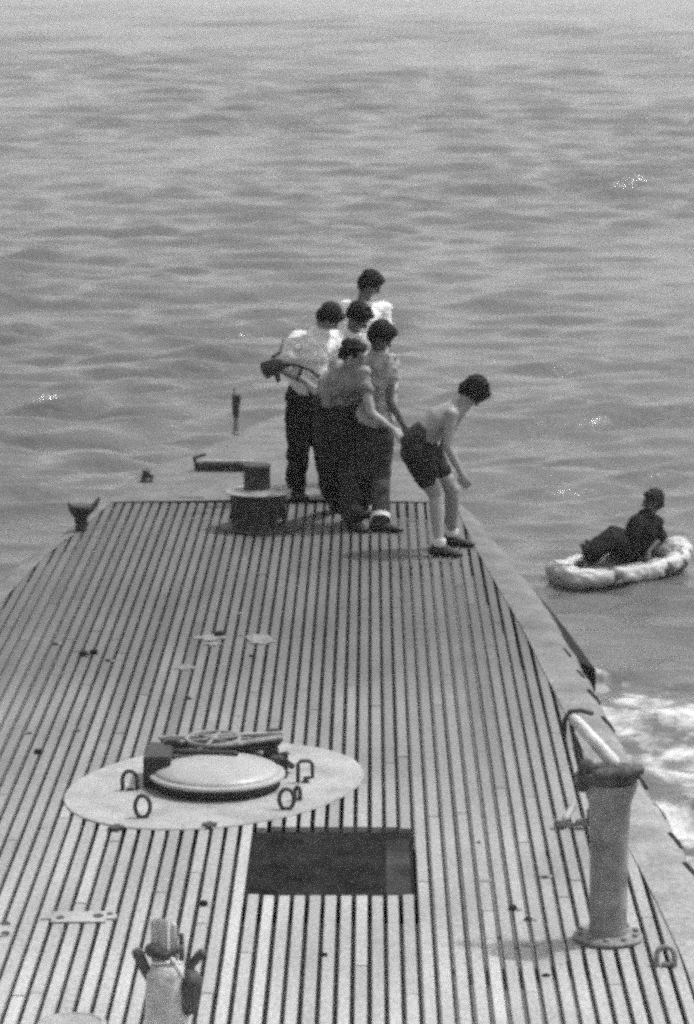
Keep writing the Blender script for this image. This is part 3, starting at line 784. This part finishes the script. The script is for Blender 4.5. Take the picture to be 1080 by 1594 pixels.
P6 = person('bare chested boy in dark shorts leaning out over the deck edge', dict(
    footL=(683, 866), footR=(703, 850), pelvis=(646, 692), chest=(686, 655), neck=(722, 630), head=(737, 612),
    shL=(703, 645, -.15), shR=(714, 638, .15), elL=(696, 695, -.2), elR=(688, 700, .16), haL=(717, 736, -.2), haR=(694, 738, .1),
    hipL=(647, 704, -.09), hipR=(660, 700, .10), knL=(679, 771, -.10), knR=(703, 762, .12), fwd=(.5, .2, -1), up=(.9, -.2, .4), toe=(.9, -.35, 0),
    skin='skin_fair', hair=1.16, baggy=1, legcut=.55, pants='shorts', socks=True, k=.98, bulk=1.14))
# gun carried by the man in the white shirt
Dg = (ground(461, 778).y + ground(512, 782).y) / 2 - .36
gr = empty('gun', P(455, 570, Dg)); tag(gr, 'dark long gun held across the waist of the man in the white shirt', 'gun')
bm = bmesh.new(); sweep(bm, [P(441, 566, Dg), P(462, 567, Dg), P(484, 575, Dg), P(500, 589, Dg)], [(.024, .040), (.022, .034), (.02, .032), (.018, .026)], n=10); obj('gun_body', bm, M['dark'], gr)
bm = bmesh.new(); sweep(bm, [P(441, 566, Dg), P(428, 570, Dg), P(412, 577, Dg)], [(.026, .045), (.032, .07), (.03, .08)], lat=(0, 1, 0), n=10)
sweep(bm, [P(430, 578, Dg), P(433, 592, Dg)], [.028, .022], n=8); obj('stock', bm, M['dark'], gr)
bm = bmesh.new(); sweep(bm, [P(424, 556, Dg), P(436, 548, Dg), P(441, 530, Dg + .1)], [.012, .012, .012], n=6); obj('sling', bm, M['boot'], gr)
bm = bmesh.new(); sweep(bm, [P(470, 572, Dg), P(462, 590, Dg)], [.016, .014], n=8)
obj('magazine', bm, M['boot'], gr)

# ------------------------------------------------------------------ the raft and its occupant
RD = ground(960, 893, WZ + .1)
rc = ground(962, 880, WZ + .12)
ang = math.radians(36)
ux, uy = Vector((math.cos(ang), math.sin(ang), 0)), Vector((-math.sin(ang), math.cos(ang), 0))
raft = empty('life_raft', rc); tag(raft, 'small pale inflatable raft afloat beside the submarine with a person in it', 'raft')
bm = bmesh.new(); pts, rr = [], []
Lh, Wh = .72, .34
for k in range(48):
    a = 2 * math.pi * k / 48
    c, s_ = math.cos(a), math.sin(a)
    x = Lh * math.copysign(abs(c) ** .8, c); y = Wh * math.copysign(abs(s_) ** .75, s_)
    z = -.015 + .04 * (c ** 4) * (1 if c > 0 else .55) + .03 * c
    pts.append(rc + ux * x + uy * y + Vector((0, 0, z))); rr.append(.092 + .04 * max(0, c) ** 3 + .03 * max(0, -c) ** 2)
sweep(bm, pts, rr, n=20, closed=True); tube = remeshed('buoyancy_tube', bm, M['rubber'], raft, .016, 1, wr=.035, wscale=5)
bm = bmesh.new(); ball(bm, rc + ux * .72 - uy * .06 + Vector((0, 0, .08)), (.18, .19, .15), None, 4); remeshed('stern_bulb', bm, M['rubber'], raft, .016, 1, wr=.03, wscale=6)
bm = bmesh.new(); lathe(bm, rc + Vector((0, 0, -.04)), [(.05, 0), (1.0, 0), (1.0, .03), (.05, .035)], 32, sx=Lh, sy=Wh, rot=Matrix((ux, uy, Vector((0, 0, 1)))).transposed()); obj('raft_floor', bm, M['rubber_dark'], raft)
for kk in (39, 43, 33, 15):
    bm = bmesh.new(); p = pts[kk]; t = (pts[(kk + 1) % 48] - pts[kk - 1]).normalized()
    sweep(bm, [p - t * .025, p + t * .025], [rr[kk] + .006] * 2, n=20); obj('tube_patch', bm, M['rubber_dark'], raft)
bm = bmesh.new(); lp = [p + Vector((0, 0, rr[i] + .01 * math.sin(i * 1.5))) for i, p in enumerate(pts)]
sweep(bm, [p + (p - rc).normalized() * .04 for p in lp], [.006] * 48, n=6, closed=True); obj('grab_line', bm, M['rubber_dark'], raft)
DR = rc.y + .18
person('dark clothed airman sitting upright in the small inflatable raft', dict(z0=rc.z, D=DR,
    footL=(918, 862, -.3), footR=(925, 856, -.12), pelvis=(985, 850, .1), chest=(1000, 822, .12), neck=(1009, 801, .12), head=(1015, 781, .12),
    shL=(990, 812, -.05), shR=(1021, 811, .24), elL=(985, 838, -.12), elR=(1028, 838, .2), haL=(962, 850, -.15), haR=(1008, 860, .05),
    hipL=(977, 854, 0), hipR=(983, 850, .15), knL=(948, 840, -.2), knR=(955, 834, -.02), fwd=(-.85, -.3, -.1), up=(0, 0, 1), toe=(-.4, -.3, .8),
    shirt='navy', skin='skin_dark', sleeve=.95, hair=1.05, k=1.02, baggy=1.25))

# ------------------------------------------------------------------ the sea
def ocean():
    rng = np.random.default_rng(11)
    rowsN, colsN = 1500, 380
    t = np.linspace(0, 1, rowsN)
    Y = 17 * (430 / 17.) ** t
    Y = np.concatenate([[-400, -60, 0, 8, 13], Y, [520, 650, 900, 1500, 2500, 4000]])
    s = np.linspace(-1, 1, colsN)
    u = s * .62 + .38 * np.sign(s) * np.abs(s) ** 9 * 1.0
    wid = np.where(Y > 12, .20 * np.abs(Y) + 3.5, 6)
    big = np.abs(s) ** 40 * np.sign(s)
    X = wid[:, None] * s[None, :] + big[None, :] * (np.abs(Y)[:, None] * 1.2 + 60)
    YY = np.repeat(Y[:, None], colsN, 1)
    Z = np.zeros_like(X); DX = np.zeros_like(X); DY = np.zeros_like(X)
    dY = np.gradient(Y)[:, None]
    for i in range(120):
        lam = 0.42 * (3.3 / .42) ** rng.random() if i > 7 else rng.uniform(5, 10)
        k = 2 * math.pi / lam
        th = math.radians(rng.normal(-86, 19))      # travel direction; crests lie roughly across the view
        amp = 0.0074 * lam ** .85 * (.6 if lam > 5 else 1) * rng.rayleigh(.8)
        kx, ky = k * math.cos(th), k * math.sin(th); ph = rng.random() * 6.28
        fade = np.clip((lam / (np.maximum(dY, .02) * 2.6)) - 1, 0, 1)
        fade = fade * np.clip((900 - np.abs(YY)) / 500, 0, 1)
        arg = kx * X + ky * YY + ph
        Z += fade * amp * np.sin(arg); c = np.cos(arg) * amp * fade * .25
        DX += c * math.cos(th); DY += c * math.sin(th)
    calm = np.clip((YY - 10) / 12, .25, 1)
    XX0 = X
    # damp the waves close under the hull so they do not break through the deck
    near = np.clip((np.abs(X + .9) - 1.6) / 3.0, 0, 1); inhull = np.where(YY < 33, near, np.clip((YY - 33) / 3, 0, 1))
    amp = .5 + .5 * np.clip(inhull, 0, 1)
    gust = .85 + .22 * np.sin(XX0 * .11 + YY * .05 + 1) + .18 * np.sin(XX0 * .23 - YY * .09 + 2) + .15 * np.sin(-XX0 * .05 + YY * .17)
    gust = gust * (1 + .0 * np.exp(-((YY - 40) / 13) ** 2) * np.clip((XX0 + 1) / 3, 0, 1))
    amp = amp * gust
    Z *= amp; 
    XX = X + DX * amp; Yd = YY + DY * amp
    co = np.stack([XX, Yd, Z + WZ], -1).reshape(-1, 3)
    nr, nc = X.shape
    idx = np.arange(nr * nc).reshape(nr, nc)
    fc = np.stack([idx[:-1, :-1], idx[:-1, 1:], idx[1:, 1:], idx[1:, :-1]], -1).reshape(-1, 4)
    me = bpy.data.meshes.new('sea')
    me.vertices.add(len(co)); me.vertices.foreach_set('co', co.astype(np.float32).ravel())
    me.loops.add(fc.size); me.loops.foreach_set('vertex_index', fc.ravel().astype(np.int32))
    me.polygons.add(len(fc)); me.polygons.foreach_set('loop_start', np.arange(0, fc.size, 4, dtype=np.int32)); me.polygons.foreach_set('loop_total', np.full(len(fc), 4, np.int32))
    me.update(calc_edges=True)
    me.polygons.foreach_set('use_smooth', np.ones(len(fc), bool))
    # foam: churned water down the right side, a little at the left and round the stern
    xr = np.interp(YY, [t[0] for t in R_edge], [t[1] for t in R_edge]); xl = np.interp(YY, [t[0] for t in L_edge], [t[1] for t in L_edge])
    dr = X - xr; dl = xl - X
    fo = np.clip(1.35 - np.abs(dr - .6) / 2.2, 0, 1) * np.clip((31.0 - YY) / 4.5, 0, 1) * (dr > -.5)
    fo += .38 * np.clip(1.1 - np.abs(dl - .4) / 1.0, 0, 1) * np.clip((34 - YY) / 5, 0, 1) * (dl > -.5)
    fo += .42 * np.exp(-((X + 2.0) / 1.6) ** 2 - ((YY - 37.5) / 3.5) ** 2)
    rp = np.hypot(X - rc.x, (YY - rc.y) * .6)
    fo += .35 * np.exp(-((X - rc.x - 1.0) / .6) ** 2 - ((YY - rc.y + .9) / .8) ** 2)
    at = me.attributes.new('foam', 'FLOAT', 'POINT'); at.data.foreach_set('value', np.clip(fo, 0, 1).astype(np.float32).ravel())
    m = bpy.data.materials.new('sea_water'); m.use_nodes = True; n = m.node_tree; b = n.nodes['Principled BSDF']
    tc = n.nodes.new('ShaderNodeTexCoord')
    def tex(scale, sx, sy, det=4, rough=.6):
        mp = n.nodes.new('ShaderNodeMapping'); mp.inputs['Scale'].default_value = (sx, sy, 1); mp.inputs['Rotation'].default_value = (0, 0, .12)
        tx = n.nodes.new('ShaderNodeTexNoise'); tx.inputs['Scale'].default_value = scale; tx.inputs['Detail'].default_value = det; tx.inputs['Roughness'].default_value = rough
        n.links.new(tc.outputs['Object'], mp.inputs[0]); n.links.new(mp.outputs[0], tx.inputs['Vector']); return tx.outputs['Fac']
    b1 = n.nodes.new('ShaderNodeBump'); b1.inputs['Strength'].default_value = 1; b1.inputs['Distance'].default_value = .055
    n.links.new(tex(2.2, .55, 1.1, 5), b1.inputs['Height'])
    b2 = n.nodes.new('ShaderNodeBump'); b2.inputs['Strength'].default_value = 1; b2.inputs['Distance'].default_value = .012
    n.links.new(tex(7, .7, 1.1), b2.inputs['Height']); n.links.new(b1.outputs[0], b2.inputs['Normal'])
    b3 = n.nodes.new('ShaderNodeBump'); b3.inputs['Strength'].default_value = 1; b3.inputs['Distance'].default_value = .12
    n.links.new(tex(.7, .45, 1.0, 3), b3.inputs['Height']); n.links.new(b3.outputs[0], b1.inputs['Normal'])
    # foam mask
    fa = n.nodes.new('ShaderNodeAttribute'); fa.attribute_name = 'foam'
    ad = n.nodes.new('ShaderNodeMath'); ad.operation = 'MULTIPLY_ADD'; ad.inputs[1].default_value = .50
    n.links.new(fa.outputs['Fac'], ad.inputs[0]); rg_ = tex(4.5, .8, .6, 6, .7); rg_.node.noise_type = 'RIDGED_MULTIFRACTAL'; rg_.node.inputs['Distortion'].default_value = .6
    mm = n.nodes.new('ShaderNodeMath'); mm.operation = 'MULTIPLY_ADD'; mm.inputs[1].default_value = .22
    n.links.new(rg_, mm.inputs[0]); n.links.new(tex(2.0, .7, .6, 7, .7), mm.inputs[2]); n.links.new(mm.outputs[0], ad.inputs[2])
    mr = n.nodes.new('ShaderNodeMapRange'); mr.inputs['From Min'].default_value = .95; mr.inputs['From Max'].default_value = 1.16
    n.links.new(ad.outputs[0], mr.inputs['Value'])
    fo_b = n.nodes.new('ShaderNodeBsdfDiffuse'); fo_b.inputs['Color'].default_value = (.62, .62, .62, 1)
    mix = n.nodes.new('ShaderNodeMixShader'); n.links.new(mr.outputs[0], mix.inputs[0]); n.links.new(b.outputs[0], mix.inputs[1]); n.links.new(fo_b.outputs[0], mix.inputs[2])
    n.links.new(mix.outputs[0], n.nodes['Material Output'].inputs['Surface'])
    b.inputs['Base Color'].default_value = (.085, .085, .085, 1); b.inputs['Roughness'].default_value = .15; b.inputs['Specular IOR Level'].default_value = .5; b.inputs['IOR'].default_value = 1.33
    n.links.new(b2.outputs[0], b.inputs['Normal'])
    me.materials.append(m)
    o = bpy.data.objects.new('sea', me); C.objects.link(o); o['kind'] = 'structure'
ocean()

# ------------------------------------------------------------------ sea haze
bm = bmesh.new(); box(bm, Vector((0, 1600, 40)), (9900, 4900, 87))
for v in bm.verts: v.co.y = -900 if v.co.y < 1600 else 4100
hz = obj('haze', bm, None, None, False); hz['kind'] = 'stuff'
m = bpy.data.materials.new('sea_haze'); m.use_nodes = True; n = m.node_tree; n.nodes.clear()
pv = n.nodes.new('ShaderNodeVolumePrincipled'); pv.inputs['Color'].default_value = (.9, .9, .9, 1); pv.inputs['Density'].default_value = .0007; pv.inputs['Anisotropy'].default_value = 0
ot = n.nodes.new('ShaderNodeOutputMaterial'); n.links.new(pv.outputs[0], ot.inputs['Volume'])
hz.data.materials.append(m)
